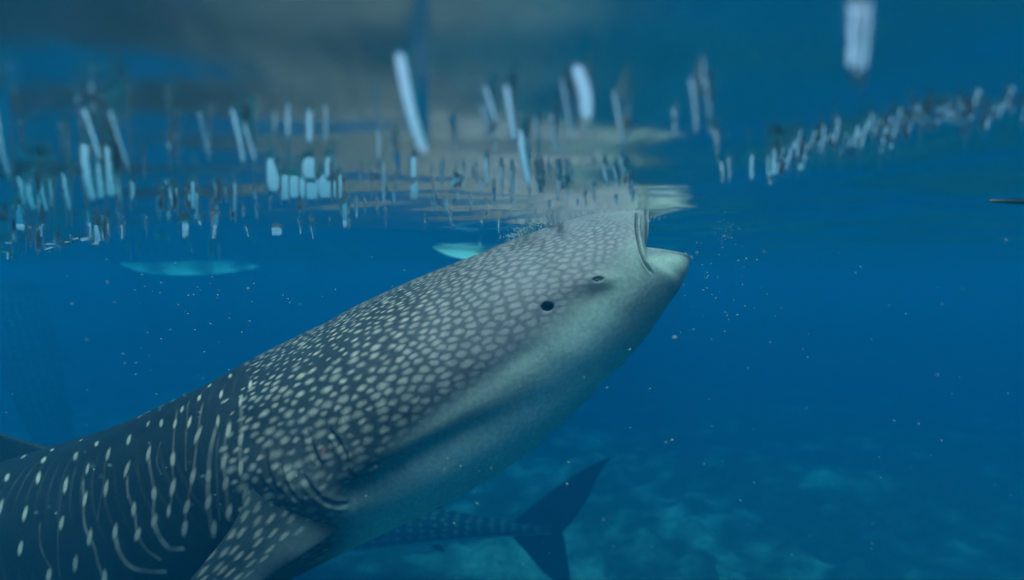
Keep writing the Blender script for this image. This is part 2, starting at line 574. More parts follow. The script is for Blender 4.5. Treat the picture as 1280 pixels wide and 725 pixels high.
    b_f = smooth(0, 1, (below + 0.03) / (0.10 + 0.13 * smooth(0.2, 0.7, S)))
    side_f = smooth(-0.03, 0.05, below)
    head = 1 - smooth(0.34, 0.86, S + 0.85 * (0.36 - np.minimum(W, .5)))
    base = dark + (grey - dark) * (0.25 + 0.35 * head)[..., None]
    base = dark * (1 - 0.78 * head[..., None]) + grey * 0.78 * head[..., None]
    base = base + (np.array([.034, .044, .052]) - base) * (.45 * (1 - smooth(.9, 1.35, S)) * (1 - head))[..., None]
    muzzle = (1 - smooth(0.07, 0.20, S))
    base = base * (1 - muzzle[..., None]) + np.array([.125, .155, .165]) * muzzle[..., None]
    pc = np.array([body(400, 612), body(430, 625), body(380, 590)]).mean(0)
    pg = np.exp(-(((S - pc[0]) / .13) ** 2 + ((W - pc[1]) / .13) ** 2))
    base = base + (np.array([.080, .092, .098]) - base) * (.85 * pg)[..., None]
    # ---------------- spots of head and gill region: cells between dark lines
    gb = np.array([body(*p) for p in [(330, 428), (318, 470), (306, 520), (300, 570), (312, 620), (330, 650)]])

    def trunk_edge(wv):
        o = np.argsort(gb[:, 1])
        return np.interp(wv, gb[o, 1], gb[o, 0])

    wmax = W.max()
    cells = []
    gh = {}
    r2 = np.random.default_rng(5)
    limf = lambda s: float(np.interp(s, q, limW))
    def spacing(s, wv):
        sp = 0.0090 + 0.0044 * float(smooth(0.10, 0.45, s)) + 0.0015 * float(smooth(0.6, 1.1, s))
        return sp * (0.78 + 0.36 * min(1, wv / 0.42))
    tries = 0
    while tries < 120000:
        tries += 1
        s = r2.uniform(0.06, 1.75); wv = r2.uniform(-0.01, 0.95)
        if wv > limf(s) + 0.03 or s > trunk_edge(wv) + r2.exponential(.010) - .006: continue
        rr = spacing(s, wv)
        gi, gj = int(s / 0.03), int((wv + .03) / 0.03)
        ok = True
        for a in (-1, 0, 1):
            for b in (-1, 0, 1):
                for (s2, w2) in gh.get((gi + a, gj + b), ()):
                    stretch = 0.58
                    if ((s - s2) * stretch) ** 2 + (wv - w2) ** 2 < rr * rr:
                        ok = False; break
                if not ok: break
            if not ok: break
        if ok:
            gh.setdefault((gi, gj), []).append((s, wv)); cells.append((s, wv))
    ck = kdtree.KDTree(len(cells))
    ST_ = 0.58
    for a, (s, wv) in enumerate(cells): ck.insert((s * ST_, wv, 0), a)
    ck.balance()
    csize = r2.uniform(0.6, 1.25, len(cells)); cbri = r2.uniform(0.55, 1.12, len(cells))
    spot = np.zeros((n, m))
    wob = waves(S, W, 14, 0.012, 0.04, 0.0012, 77)
    wob2 = waves(S, W, 14, 0.012, 0.04, 0.0012, 78)
    imax = np.searchsorted(q, 1.9)
    lim2 = limW + 0.08
    for i in range(imax):
        si = q[i]
        for j in range(m):
            wv = W[i, j]
            if wv > lim2[i]: continue
            h = ck.find_n(((si + wob[i, j]) * ST_, wv + wob2[i, j], 0), 2)
            d1, d2 = h[0][2], h[1][2]
            ix = h[0][1]
            hd = head[i, j]
            cell = (d2 - d1) / 0.0085
            cell = min(1.0, max(0.0, (cell - 0.06) / 1.25))
            cell = cell * cell * (3 - 2 * cell)
            rnd = 1 - min(1.0, max(0.0, (d1 - 0.0050) / 0.0070))
            cell *= 0.25 + 0.75 * rnd * rnd * (3 - 2 * rnd)
            rad = 0.0050 * csize[ix] * (1 + .55 * min(1, max(0, (wv - .3) / .2)))
            dot = 1 - min(1.0, max(0.0, (d1 - rad * 0.35) / (rad * 0.95)))
            v = cell * hd * 0.92 * (.6 + .4 * cbri[ix]) + dot * (1 - hd) * cbri[ix] * .80
            spot[i, j] = v
    spot *= 1 - smooth(-0.02, 0.05, below)
    spot *= 0.35 + 0.65 * smooth(0.05, 0.17, S)
    # ---------------- trunk spots and stripes, placed where they show
    def paint(arr, cx, cy, ax, ay, ang, val, soft=0.35):
        pad = max(ax, ay) * 1.6
        i0, i1 = np.searchsorted(q, [cx - pad, cx + pad])
        if i1 <= i0: return
        ds = S[i0:i1] - cx; dw = W[i0:i1] - cy
        ca, sa = math.cos(ang), math.sin(ang)
        e = np.sqrt(((ds * ca + dw * sa) / ax) ** 2 + ((-ds * sa + dw * ca) / ay) ** 2)
        arr[i0:i1] = np.maximum(arr[i0:i1], val * (1 - smooth(1 - soft, 1 + soft, e)))
    tspot = np.zeros((n, m))
    TS = [(152, 528), (127, 537), (101, 550), (95, 570), (121, 555), (135, 567), (81, 606), (48, 597), (65, 562), (8, 596),
          (109, 585), (132, 610), (106, 624), (76, 654), (32, 642), (26, 686), (2, 634), (93, 704), (144, 665), (112, 671),
          (159, 586), (161, 549), (185, 566), (186, 530), (175, 521), (202, 529), (220, 530), (216, 574), (216, 609),
          (211, 638), (192, 617), (193, 651), (168, 637), (173, 668), (248, 543), (241, 595), (233, 634), (230, 661),
          (272, 526), (260, 595), (261, 627), (266, 661), (285, 537), (281, 576), (282, 604), (286, 640), (301, 584),
          (307, 616), (180, 506), (202, 505), (228, 512), (250, 498), (276, 492), (300, 500), (262, 482), (288, 470),
          (312, 480), (238, 528), (215, 500), (300, 548), (55, 575), (30, 570), (60, 720), (130, 722)]
    small = {(211, 638), (175, 521), (202, 529), (186, 530), (65, 562), (101, 550), (127, 537), (109, 585), (121, 555)}
    for (x, y) in TS:
        s0, w0 = body(x, y); s1, w1 = body(x + 1.6, y - 8)
        dv = np.array([s1 - s0, w1 - w0]); ln = max(0.008, min(0.022, np.linalg.norm(dv)))
        fs = 0.75 if (x, y) in small or y < 535 else 1.0
        paint(tspot, s0, w0, ln * 1.1 * fs, 0.0062 * fs, math.atan2(dv[1], dv[0]), r2.uniform(.6, 1.0), .5)
    STR = [([(256, 500), (248, 543), (241, 595), (233, 634), (230, 668)], .40, .0035),
           ([(272, 526), (264, 562), (260, 595), (261, 627), (266, 671)], .55, .0055),
           ([(288, 520), (281, 576), (282, 604), (286, 650)], .45, .0045),
           ([(303, 500), (300, 531), (300, 568), (303, 593), (307, 621)], .45, .005),
           ([(224, 509), (219, 537), (216, 574), (216, 609), (210, 643)], .35, .003),
           ([(238, 500), (234, 531), (231, 562), (233, 587)], .30, .0025),
           ([(202, 550), (197, 581), (202, 593)], .28, .0025),
           ([(186, 562), (192, 617), (193, 652), (199, 671), (214, 686), (227, 686)], .45, .004),
           ([(193, 652), (199, 671), (214, 686), (227, 687)], .8, .006),
           ([(160, 590), (161, 618), (169, 640), (173, 668), (183, 686), (199, 699)], .5, .004),
           ([(144, 665), (149, 689), (165, 708), (186, 714), (205, 715)], .8, .006),
           ([(104, 593), (104, 624), (107, 661), (118, 683), (124, 705), (130, 724)], .5, .0045),
           ([(51, 649), (51, 686), (62, 711)], .28, .003), ([(275, 540), (272, 600), (274, 650)], .18, .003),
           ([(132, 570), (128, 610), (122, 650)], .16, .003), ([(81, 600), (72, 660), (74, 720)], .16, .003)]
    for pl, val, wd in STR:
        val *= .62; wd *= .95
        cv, _ = curve(pl)
        sl, D, T = seg_dist(cv, 0.02)
        tspot[sl] = np.maximum(tspot[sl], val * (1 - smooth(wd * 0.5, wd * 1.6, D)) * smooth(0, .12, T) * (0.75 + 0.25 * np.sin(T * 14)))
    # trunk outside the frame: rows of spots down each flank
    s = 2.22
    while s < 4.3:
        for wv in np.arange(0.05, 0.62, 0.075):
            if wv < float(np.interp(s, q, limW)) - .03:
                paint(tspot, s + r2.normal(0, .008), wv + r2.normal(0, .01), .020, .011, math.pi / 2, .9)
        s += 0.085
    bars = smooth(.35, .95, np.sin(2 * math.pi * S / .036 + 7 * W + 2.2 * np.sin(3 * S + 5 * W)))
    bars = bars * (.5 + .5 * np.sin(17 * W + 9 * S)) * smooth(-.01, .05, S - trunk_edge(W.ravel()).reshape(W.shape)) * smooth(.08, .22, W)
    tspot = np.maximum(tspot, .06 * bars * np.clip(.6 + waves(S, W, 24, .05, .3, .45, 64), 0, 1.2))
    spot = np.maximum(spot, tspot * (1 - smooth(-0.04, 0.06, below)))
    mott = 1 + waves(S, W, 30, 0.03, 0.25, 0.16, 81) + waves(S, W, 30, 0.008, 0.02, 0.08, 82)
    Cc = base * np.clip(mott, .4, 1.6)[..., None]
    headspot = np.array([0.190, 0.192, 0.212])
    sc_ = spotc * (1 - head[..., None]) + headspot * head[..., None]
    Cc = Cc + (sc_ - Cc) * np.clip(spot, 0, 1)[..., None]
    Cc = Cc + (np.array([.135, .165, .17]) - Cc) * side_f[..., None]
    bl = belly * (0.42 + 0.58 * smooth(.12, .50, S + .35 * (below - .1)))[..., None]  # dimmed at the jaw, lifted behind: fall of light put into belly colour
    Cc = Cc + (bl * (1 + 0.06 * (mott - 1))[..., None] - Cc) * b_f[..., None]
    # pale cheek and throat in front
    # ---------------- creases
    def groove(pl, depth, width, darkn=0.0, bulge=0.0, dcol=dark, t0=.15):
        cv, _ = curve(pl)
        sl, D, T = seg_dist(cv, width * 5)
        tap = smooth(0, t0, T) * (1 - smooth(.85, 1, T))
        g = np.exp(-(D / width) ** 2) * tap
        disp[sl] -= depth * g
        if bulge: disp[sl] += bulge * np.exp(-((D - width * 2.2) / (width * 1.6)) ** 2) * tap
        if darkn: Cc[sl] += (dcol - Cc[sl]) * (darkn * g)[..., None]  # the crease's shade, put into the skin colour as a dark line
    # long fold under the side of the head
    groove([(785, 425), (735, 466), (665, 512), (600, 548), (530, 584), (470, 612), (420, 640)], 0.012, 0.046, 0.0, 0.003, t0=.8)
    groove([(700, 480), (640, 512), (580, 542), (520, 574), (465, 604), (410, 632)], 0.018, 0.028, 0.0, 0.0, t0=.8)
    groove([(715, 412), (660, 440), (600, 478), (540, 520), (480, 566)], 0.005, 0.026, 0.0, 0.0, t0=.3)
    # gill slits
    for pl in ([(410, 535), (425, 553), (434, 573), (440, 594), (452, 604)], [(380, 590), (396, 612), (416, 625), (440, 630)],
               [(385, 535), (392, 560), (400, 580)], [(352, 575), (362, 605), (380, 628)], [(335, 560), (340, 590), (350, 612)]):
        groove(pl, 0.0055, 0.0045, 0.15, 0.004)
    # fold behind the upper lip, running down past the corner of the mouth
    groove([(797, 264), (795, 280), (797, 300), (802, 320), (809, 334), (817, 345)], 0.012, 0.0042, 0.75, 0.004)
    # red scar
    s0, w0 = body(405, 563)
    sca = np.zeros((n, m)); paint(sca, s0, w0, .010, .0035, .5, .7)
    Cc += (np.array([.35, .13, .10]) - Cc) * sca[..., None]
    # spiracle: a round hole; eye socket: a shallow dent under a brow
    for (x, y, ra, dp) in ((685, 382, .0125, .025),):
        s0, w0 = body(x, y)
        e = np.sqrt(((S - s0) / (ra * 1.15)) ** 2 + ((W - w0) / ra) ** 2)
        disp -= dp * (1 - smooth(0.55, 1.0, e))
        Cc += (np.array([.006, .008, .01]) - Cc) * (1 - smooth(.7, 1.05, e))[..., None]
    es, ew = body(748, 350)
    e = np.sqrt(((S - es) / .035) ** 2 + ((W - ew) / .022) ** 2)
    disp += 0.010 * np.exp(-(e / 1.0) ** 2)
    e2 = np.sqrt(((S - es) / .014) ** 2 + ((W - ew) / .0075) ** 2)
    disp -= 0.006 * (1 - smooth(.5, 1.05, e2))
    Cc += (np.array([.03, .04, .045]) - Cc) * (.4 * (1 - smooth(.5, 1.7, e2)))[..., None]  # shade of the socket painted into the skin colour
    e3 = np.sqrt(((S - es - .045) / .05) ** 2 + ((W - ew - .022) / .018) ** 2)
    Cc += (np.array([.05, .06, .065]) - Cc) * (.6 * np.exp(-e3 ** 2))[..., None]  # soft shadow trailing down behind the eye, painted into the skin
    # shoulder of the pectoral fin
    cv, _ = curve([(335, 585), (380, 612), (428, 640)])
    sl, D, T = seg_dist(cv, .16)
    disp[sl] += 0.016 * np.exp(-(D / .05) ** 2)
    # loose skin
    disp += waves(S, W, 20, 0.10, 0.4, 0.0022, 91) * smooth(0.1, .4, S)
    P = P + N * disp[..., None]
    # lip rolled inward and the cavity of the mouth
    rim = P[0]
    cen = rim.mean(0)
    ax = (Cq[8] - Cq[0]); ax /= np.linalg.norm(ax)
    inner = []
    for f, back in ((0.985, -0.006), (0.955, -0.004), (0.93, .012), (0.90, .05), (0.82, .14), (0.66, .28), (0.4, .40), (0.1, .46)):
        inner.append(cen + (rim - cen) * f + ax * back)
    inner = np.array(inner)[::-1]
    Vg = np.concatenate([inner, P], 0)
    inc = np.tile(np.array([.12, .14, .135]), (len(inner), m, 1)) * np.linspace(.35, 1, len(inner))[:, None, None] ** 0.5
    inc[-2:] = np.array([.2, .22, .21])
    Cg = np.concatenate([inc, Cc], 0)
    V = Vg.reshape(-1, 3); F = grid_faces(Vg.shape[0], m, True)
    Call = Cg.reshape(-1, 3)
    # ---------------- fins (same mesh)
    Vs, Fs, Cs = [V], [F], [Call]
    off = len(V)

    def add_fin(fv, ff, fc):
        nonlocal off
        Vs.append(fv); Fs.append(ff + off); Cs.append(fc); off += len(fv)

    def fin_colors(fv, Sp, Ck, under, seed, pale_lead=True, dens=85):
        r = np.random.default_rng(seed)
        cc = np.tile(dark * 1.3, (len(fv), 1))
        cc = cc + (np.array([.032, .045, .052]) - cc) * (1 - smooth(.2, .6, Sp))[:, None]
        lead = 1 - smooth(.22, .62, Ck)
        pale = np.array([.065, .085, .092])
        cc = cc + (pale - cc) * (lead * .8)[:, None]
        pts = []
        for _ in range(4000):
            p = r.uniform(0.02, 1, 2)
            if all(((p[0] - o_[0]) / 1.0) ** 2 * 6 + (p[1] - o_[1]) ** 2 * 1.4 > 1 / dens for o_ in pts): pts.append(p)
        sp = np.zeros(len(fv))
        for p in pts:
            if p[1] < .28: continue
            e = np.sqrt(((Sp - p[0] + (Ck - p[1]) * .10) / .019) ** 2 + ((Ck - p[1]) / .030) ** 2)
            sp = np.maximum(sp, (1 - smooth(.6, 1.2, e)) * r.uniform(.6, 1))
        cc = cc + (spotc * .58 - cc) * sp[:, None]
        cc = np.where(under[:, None], cc * .2 + belly * .6, cc)
        return cc

    sec = [((468, 596, 1.50), (350, 528, 1.49)), ((448, 626, 1.47), (330, 570, 1.43)), ((428, 656, 1.425), (318, 604, 1.372)),
           ((384, 690, 1.355), (287, 662, 1.325)), ((335, 722, 1.32), (241, 720, 1.27)), ((272, 775, 1.26), (182, 785, 1.20)),
           ((200, 850, 1.19), (140, 850, 1.15)), ((128, 930, 1.12), (118, 925, 1.11))]
    for mir in (0, 1):
        ss = []
        for a, b in sec:
            A, B = at(*a), at(*b)
            if mir: A.y = 2 * AXIS_D - A.y; B.y = 2 * AXIS_D - B.y
            ss.append((A, B))
        fv, ff, Sp, Ck, Sd = make_fin(ss, 60, 150, t_root=0.055, t_tip=0.01, flare=.2)
        up = (Sd > 0) if mir else (Sd < 0)
        # the side turned upward is the spotted one
        mid = fv.reshape(-1, 3)
        zu = mid[Sd > 0, 2].mean() > mid[Sd < 0, 2].mean()
        under = (Sd < 0) if zu else (Sd > 0)
        add_fin(fv, ff, fin_colors(fv, Sp, Ck, under, 3))
    # dorsal fins, beyond the left edge of the photo
    def px_fin(pts_, t):
        ss = [(at(*a), at(*b)) for a, b in pts_]
        fv, ff, Sp, Ck, Sd = make_fin(ss, 24, 40, t_root=t, t_tip=.008)
        add_fin(fv, ff, np.tile(dark * 1.2, (len(fv), 1)))
    px_fin([((72, 562, 1.82), (-190, 628, 1.89)), ((0, 541, 1.82), (-190, 580, 1.89)), ((-90, 500, 1.85), (-215, 530, 1.9)), ((-180, 462, 1.88), (-240, 478, 1.9)), ((-235, 442, 1.9), (-245, 446, 1.9))], .07)
    px_fin([((-500, 702, 2.0), (-600, 720, 2.04)), ((-560, 655, 2.02), (-610, 670, 2.04)), ((-610, 630, 2.04), (-625, 635, 2.05))], .04)
    px_fin([((-860, 765, 2.12), (-935, 775, 2.15)), ((-960, 675, 2.17), (-1030, 705, 2.2)), ((-1090, 565, 2.23), (-1110, 585, 2.24)), ((-1160, 505, 2.26), (-1165, 510, 2.26))], .05)
    px_fin([((-860, 775, 2.12), (-935, 765, 2.15)), ((-950, 855, 2.17), (-1000, 835, 2.18)), ((-1030, 935, 2.2), (-1040, 930, 2.2))], .05)
    V = np.vstack(Vs); F = np.vstack(Fs); Call = np.vstack(Cs)
    me = new_mesh("whale_shark", V, F)
    set_colors(me, np.clip(Call, 0.003, .85))
    o = link("whale_shark", me, attr_material("whale_shark_skin", .6, .10, 90, .16, .25, .003))
    tag(o, "big spotted whale shark feeding open-mouthed at the water surface", "whale shark")
    # eye: a dark ball in its socket, one each side
    ii = np.searchsorted(q, es)
    jj = int(np.argmin(np.abs(W[ii, :NEAR] - ew)))
    c0 = P[ii, jj] - N[ii, jj] * 0.004
    em = plain_mat("eye_black", (.03, .035, .04), .3, .3, 60, .2)
    us, vs = np.linspace(0, math.pi, 13), np.linspace(0, 2 * math.pi, 20, endpoint=False)
    ua, va = np.meshgrid(us, vs, indexing='ij')
    ball = np.stack([np.sin(ua) * np.cos(va), np.cos(ua), np.sin(ua) * np.sin(va)], -1).reshape(-1, 3)
    for sgn in (0, 1):
        c = c0.copy()
        if sgn: c[1] = 2 * AXIS_D - c[1]
        me = new_mesh("eye", c + ball * np.array([.0065, .006, .0055]), grid_faces(13, 20, True))
        link("eye", me, em, o)
    return o, P, NEAR


main_shark, SHP, SHN = build_main_shark()


# ------------------------------------------------------------------ far whale sharks (one shape, two animals)
def generic_shark():
    """4.2 m whale shark in its own space: snout at the origin, body along -X, back +Z"""
    s = np.array([0, .02, .06, .12, .2, .3, .42, .55, .66, .76, .85, .92, .97]) * 4.2
    hu = np.array([.07, .12, .17, .22, .27, .30, .31, .27, .21, .145, .085, .055, .04])
    hd = np.array([.06, .13, .18, .23, .27, .29, .28, .23, .17, .12, .075, .05, .04])
    hw = np.array([.20, .30, .37, .40, .42, .41, .37, .30, .22, .14, .09, .06, .03])
    q = np.linspace(0, s[-1], 200)
    a, b, c = spline(s, hu, q), spline(s, hd, q), spline(s, hw, q)
    ph = np.linspace(0, 2 * math.pi, 96, endpoint=False)
    cs, sn = np.cos(ph), np.sin(ph)
    z = np.where(cs > 0, a[:, None] * cs, b[:, None] * cs)
    y = c[:, None] * sn[None]
    x = np.repeat(-q[:, None], 96, 1)
    sway = 0.05 * np.sin(q * 1.3)[:, None]
    P = np.stack([x, y + sway, z], -1)
    fr = np.abs(np.where(ph > math.pi, 2 * math.pi - ph, ph)) / math.pi
    FR = np.repeat(fr[None], 200, 0)
    bel = smooth(.60, .68, FR)
    W = FR * 0.9
    spot = np.zeros_like(FR)
    r = np.random.default_rng(2)
    for s0 in np.arange(.25, 4.0, .10):
        for w0 in np.arange(.04, .58, .085):
            e = np.sqrt(((-x - s0 - r.normal(0, .008)) / .026) ** 2 + ((W - w0 - r.normal(0, .008)) / .022) ** 2)
            spot = np.maximum(spot, 1 - smooth(.5, 1.1, e))
    Cc = dark[None, None] * np.ones((200, 96, 1)) * 1.0
    Cc = Cc + (spotc * .55 - Cc) * (spot * (1 - bel))[..., None]
    Cc = Cc + (belly - Cc) * bel[..., None]
    # open mouth
    rim = P[0]; cen = rim.mean(0)
    inner = np.array([cen + (rim - cen) * f + np.array([-bk, 0, 0]) for f, bk in ((.1, .5), (.5, .4), (.85, .15), (.95, 0.0))])
    Vg = np.concatenate([inner, P]); Cg = np.concatenate([np.full((4, 96, 3), .16), Cc])
    Vs, Fs, Cs = [Vg.reshape(-1, 3)], [grid_faces(204, 96, True)], [Cg.reshape(-1, 3)]
    off = len(Vs[0])
    fins = [
        [((-3.67, 0, .02), (-4.15, 0, -.04)), ((-3.91, 0, .21), (-4.26, 0, .09)), ((-4.20, 0, .43), (-4.41, 0, .315)), ((-4.42, 0, .57), (-4.50, 0, .50)), ((-4.60, 0, .66), (-4.61, 0, .65))],
        [((-3.66, 0, -.01), (-4.16, 0, .04)), ((-3.84, 0, -.20), (-4.19, 0, -.13)), ((-3.99, 0, -.38), (-4.21, 0, -.32)), ((-4.20, 0, -.52), (-4.23, 0, -.51))],
        [((-1.75, 0, .26), (-2.2, 0, .22)), ((-2.0, 0, .46), (-2.25, 0, .40)), ((-2.2, 0, .58), (-2.3, 0, .55)), ((-2.34, 0, .64), (-2.35, 0, .635))],
        [((-2.85, 0, .12), (-3.05, 0, .10)), ((-2.98, 0, .22), (-3.09, 0, .19)), ((-3.1, 0, .27), (-3.12, 0, .265))],
        [((-2.9, 0, -.10), (-3.05, 0, -.08)), ((-3.0, 0, -.19), (-3.08, 0, -.17)), ((-3.1, 0, -.22), (-3.11, 0, -.215))],
    ]
    for sg in (1, -1):
        fins.append([((-.85, sg * .30, -.12), (-1.2, sg * .30, -.12)), ((-1.0, sg * .52, -.22), (-1.28, sg * .5, -.22)),
                     ((-1.25, sg * .78, -.36), (-1.4, sg * .74, -.35)), ((-1.52, sg * .95, -.46), (-1.54, sg * .95, -.46))])
    for k, f in enumerate(fins):
        fv, ff, Sp, Ck, Sd = make_fin([(Vector(a), Vector(b)) for a, b in f], 18, 30, t_root=.06, t_tip=.01, flare=.6)
        if k < 5: fv[:, 1] += 0.05 * np.sin(-fv[:, 0] * 1.3)
        cc = np.tile(dark * 1.1, (len(fv), 1))
        Vs.append(fv); Fs.append(ff + off); Cs.append(cc); off += len(fv)
    me = new_mesh("whale_shark", np.vstack(Vs), np.vstack(Fs))
    set_colors(me, np.vstack(Cs))
    me.materials.append(bpy.data.materials["whale_shark_skin"])
    return me


far_mesh = generic_shark()
o = link("whale_shark", far_mesh)
# swims away to the left: its tail shows under the big shark's belly
tail = at(672, 662, 5.8)
o.scale = (1.09, 1.09, 1.09)
yaw = R(180 - 8)
o.rotation_euler = (0, R(2), yaw)
o.location = tail - (Matrix.Rotation(yaw, 4, 'Z') @ Matrix.Rotation(R(2), 4, 'Y') @ Vector((-3.95, 0.05 * math.sin(3.95 * 1.3), 0.0)) * 1.09)
tag(o, "hazy deep whale shark whose upright tail shows beneath the big shark's belly", "whale shark")
o = link("whale_shark", far_mesh)
o.rotation_euler = Matrix.Rotation(R(-20), 3, 'Z').to_euler()
M = Matrix.Rotation(R(160), 3, 'Z') @ Matrix.Rotation(R(-72), 3, 'Y')
o.rotation_euler = M.to_euler()
o.location = at(20, 352, 9.6)
tag(o, "faint whale shark hanging upright in the blue haze at the left edge", "whale shark")


# ------------------------------------------------------------------ paddle boats afloat, seen from below
def boat_mesh(L=2.6, B=0.52, draft=0.14, free=0.20):
    n, m = 48, 28
    t = np.linspace(-1, 1, n)
    V = []
    for k in t:
        f = max(0.0, 1 - abs(k) ** 2.6) ** 0.8
        f = max(f, 0.015)
        keel = -draft * (1 - abs(k) ** 2.2) + 0.10 * abs(k) ** 6
        sheer = free + 0.04 * k * k
        for a in np.linspace(-1, 1, m):
            ang = a * math.pi / 2
            y = B / 2 * f * math.sin(ang) ** 1 if True else 0
            zz = keel + (sheer - keel) * (1 - math.cos(ang)) ** 1.15
            V.append((k * L / 2, y, zz))
    V = np.array(V)
    inn = V.copy().reshape(n, m, 3)
    inn[:, :, 1] *= .90; inn[:, :, 2] = np.minimum(inn[:, :, 2] + .02, inn[:, [0], 2].repeat(m, 1) )
    F = np.vstack([grid_faces(n, m), grid_faces(n, m, off=n * m)[:, ::-1]])
    return np.vstack([V, inn.reshape(-1, 3)]), F


def box_mesh(cx, cy, cz, sx, sy, sz):
    V = np.array([(x, y, z) for x in (-1, 1) for y in (-1, 1) for z in (-1, 1)], float) * np.array([sx, sy, sz]) / 2 + np.array([cx, cy, cz])
    F = np.array([(0, 1, 3, 2), (4, 6, 7, 5), (0, 4, 5, 1), (2, 3, 7, 6), (0, 2, 6, 4), (1, 5, 7, 3)])
    return V, F


def tube(path, rad, m=10):
    path = np.asarray(path, float)
    tg = np.gradient(path, axis=0); tg /= np.linalg.norm(tg, axis=1)[:, None] + 1e-9
    ref = np.array([0, 0, 1.0])
    a = np.cross(tg, ref); a /= np.linalg.norm(a, axis=1)[:, None] + 1e-9
    b = np.cross(tg, a)
    ang = np.linspace(0, 2 * math.pi, m, endpoint=False)
    rad = np.broadcast_to(np.asarray(rad, float), (len(path),))
    V = path[:, None] + (a[:, None] * np.cos(ang)[None, :, None] + b[:, None] * np.sin(ang)[None, :, None]) * rad[:, None, None]
    return V.reshape(-1, 3), grid_faces(len(path), m, True)


hull_me = None
turq = plain_mat("turquoise_hull_paint", (.62, .95, .93), .45, .06, 6)
_t = turq.node_tree                      # translucency added to brighten the hull, as thin fibreglass would pass daylight
_tl = _t.nodes.new("ShaderNodeBsdfTranslucent"); _tl.inputs[0].default_value = (.70, .97, .95, 1)
_mx = _t.nodes.new("ShaderNodeMixShader"); _mx.inputs[0].default_value = .8
_t.links.new(_t.nodes["Principled BSDF"].outputs[0], _mx.inputs[1]); _t.links.new(_tl.outputs[0], _mx.inputs[2])
_t.links.new(_mx.outputs[0], _t.nodes["Material Output"].inputs["Surface"])
wood = plain_mat("weathered_wood", (.22, .15, .09), .7, .3, 14)


def boat(x, y, D, heading, label, mat, L=2.6, B=.52, draft=.14):
    root = bpy.data.objects.new("paddle_boat", None)
    col.objects.link(root)
    P = at(x, y, D)
    root.location = (P.x, P.y, 0.0)
    root.rotation_euler = (0, R(-2.5), heading)
    tag(root, label, "boat", "paddle boats floating on the surface")
    V, F = boat_mesh(L, B, draft)
    link("hull", new_mesh("hull", V, F), mat, root)
    t = np.linspace(-1, 1, 40)
    for sg in (1, -1):
        pth = np.array([(k * L / 2, sg * B / 2 * max(0.015, max(0, 1 - abs(k) ** 2.6) ** .8), .20 + .04 * k * k + .004) for k in t])
        link("gunwale", new_mesh("gunwale", *tube(pth, .014)), wood, root)
    for k in (-.45, .1, .5):
        V, F = box_mesh(k * L / 2, 0, .15, .16, B * .86, .02)
        link("thwart", new_mesh("thwart", V, F, smooth=False), wood, root)
    return root


boat(250, 333, 8.0, R(6), "pale turquoise boat hull dipping below the surface left of the big shark", turq, L=2.1, B=.6, draft=.14)
boat(640, 312, 4.15, R(50), "turquoise boat hull half hidden behind the big shark's back", turq, L=1.6, B=.36, draft=.05)
# the tip of a bamboo pole afloat at the right edge
p0 = at(1236, 251, 1.08)
pth = np.array([(p0.x + t * 1.5, p0.y - .10 * t + .02 * math.sin(t * 5), p0.z + .03 * t) for t in np.linspace(0, 1, 40)])
o = link("bamboo_pole", new_mesh("bamboo_pole", *tube(pth, np.interp(np.linspace(0, 1, 40), [0, .03, .08, 1], [.002, .007, .011, .016]), 12)),
         plain_mat("olive_bamboo", (.10, .11, .05), .6, .3, 12))
tag(o, "dark olive bamboo pole tip lying in the surface at the right edge", "pole")


# ------------------------------------------------------------------ coral boulders on the bed
def boulder(seed):
    n, m = 14, 22
    u, v = np.meshgrid(np.linspace(0.02, math.pi * .62, n), np.linspace(0, 2 * math.pi, m, endpoint=False), indexing='ij')
    x, y, z = np.sin(u) * np.cos(v), np.sin(u) * np.sin(v), np.cos(u) * .7
    r = 1 + waves(x * 1.0, y + z * 1.7, 14, .4, 1.6, .16, seed)
    V = np.stack([x * r, y * r, z * r], -1).reshape(-1, 3)
    return new_mesh("coral_boulder", V, grid_faces(n, m, True))


cmats = [plain_mat("pale_coral_rock", (.13, .15, .115), .9, .7, 3), plain_mat("mossy_coral_rock", (.22, .22, .16), .9, .5, 7)]
bm = []
for k in range(6):
    me = boulder(100 + k)
    me.materials.append(cmats[0 if k < 4 else 1])
    bm.append(me)
br = np.random.default_rng(44)


def bed_point(px, py):
    d = at(px, py, 1.0) - Vector((0, 0, CAM_Z))
    t = (GROUND_Z - CAM_Z) / d.z
    return Vector((d.x * t, d.y * t, GROUND_Z))


bp = [((870, 582), .34, 0, 1.7, "long pale arched coral boulder, farthest right of the diving shark's tail"),
      ((918, 608), .20, 1, 1.3, "small pale coral lump just in front of the long arched boulder"),
      ((1100, 688), .36, 2, 1.2, "large mossy pale coral mound near the bottom right of the sea bed"),
      ((905, 716), .30, 3, 1.4, "pale coral mound cut by the bottom edge of the photo"),
      ((1190, 655), .22, 4, 1.3, "dark mossy coral rock right of the large pale mound"),
      ((1060, 580), .34, 5, 1.5, "dim mossy coral rock in the far haze on the right"),
      ((740, 700), .26, 1, 1.2, "pale coral lump beside the lower lobe of the shark's tail")]
for (px, py), s, k, e, lab in bp:
    o = link("coral_boulder", bm[k])
    p = bed_point(px, py)
    o.location = (p.x, p.y, p.z - s * .12)
    o.scale = (s * e, s, s * .55)
    o.rotation_euler = (0, 0, br.uniform(-.4, .4))
    tag(o, lab, "coral", "coral boulders on the sea bed")


# ------------------------------------------------------------------ drifting specks, bubbles and splash
speck_mat = plain_mat("plankton_white", (.20, .31, .32), .6, .1, 50)


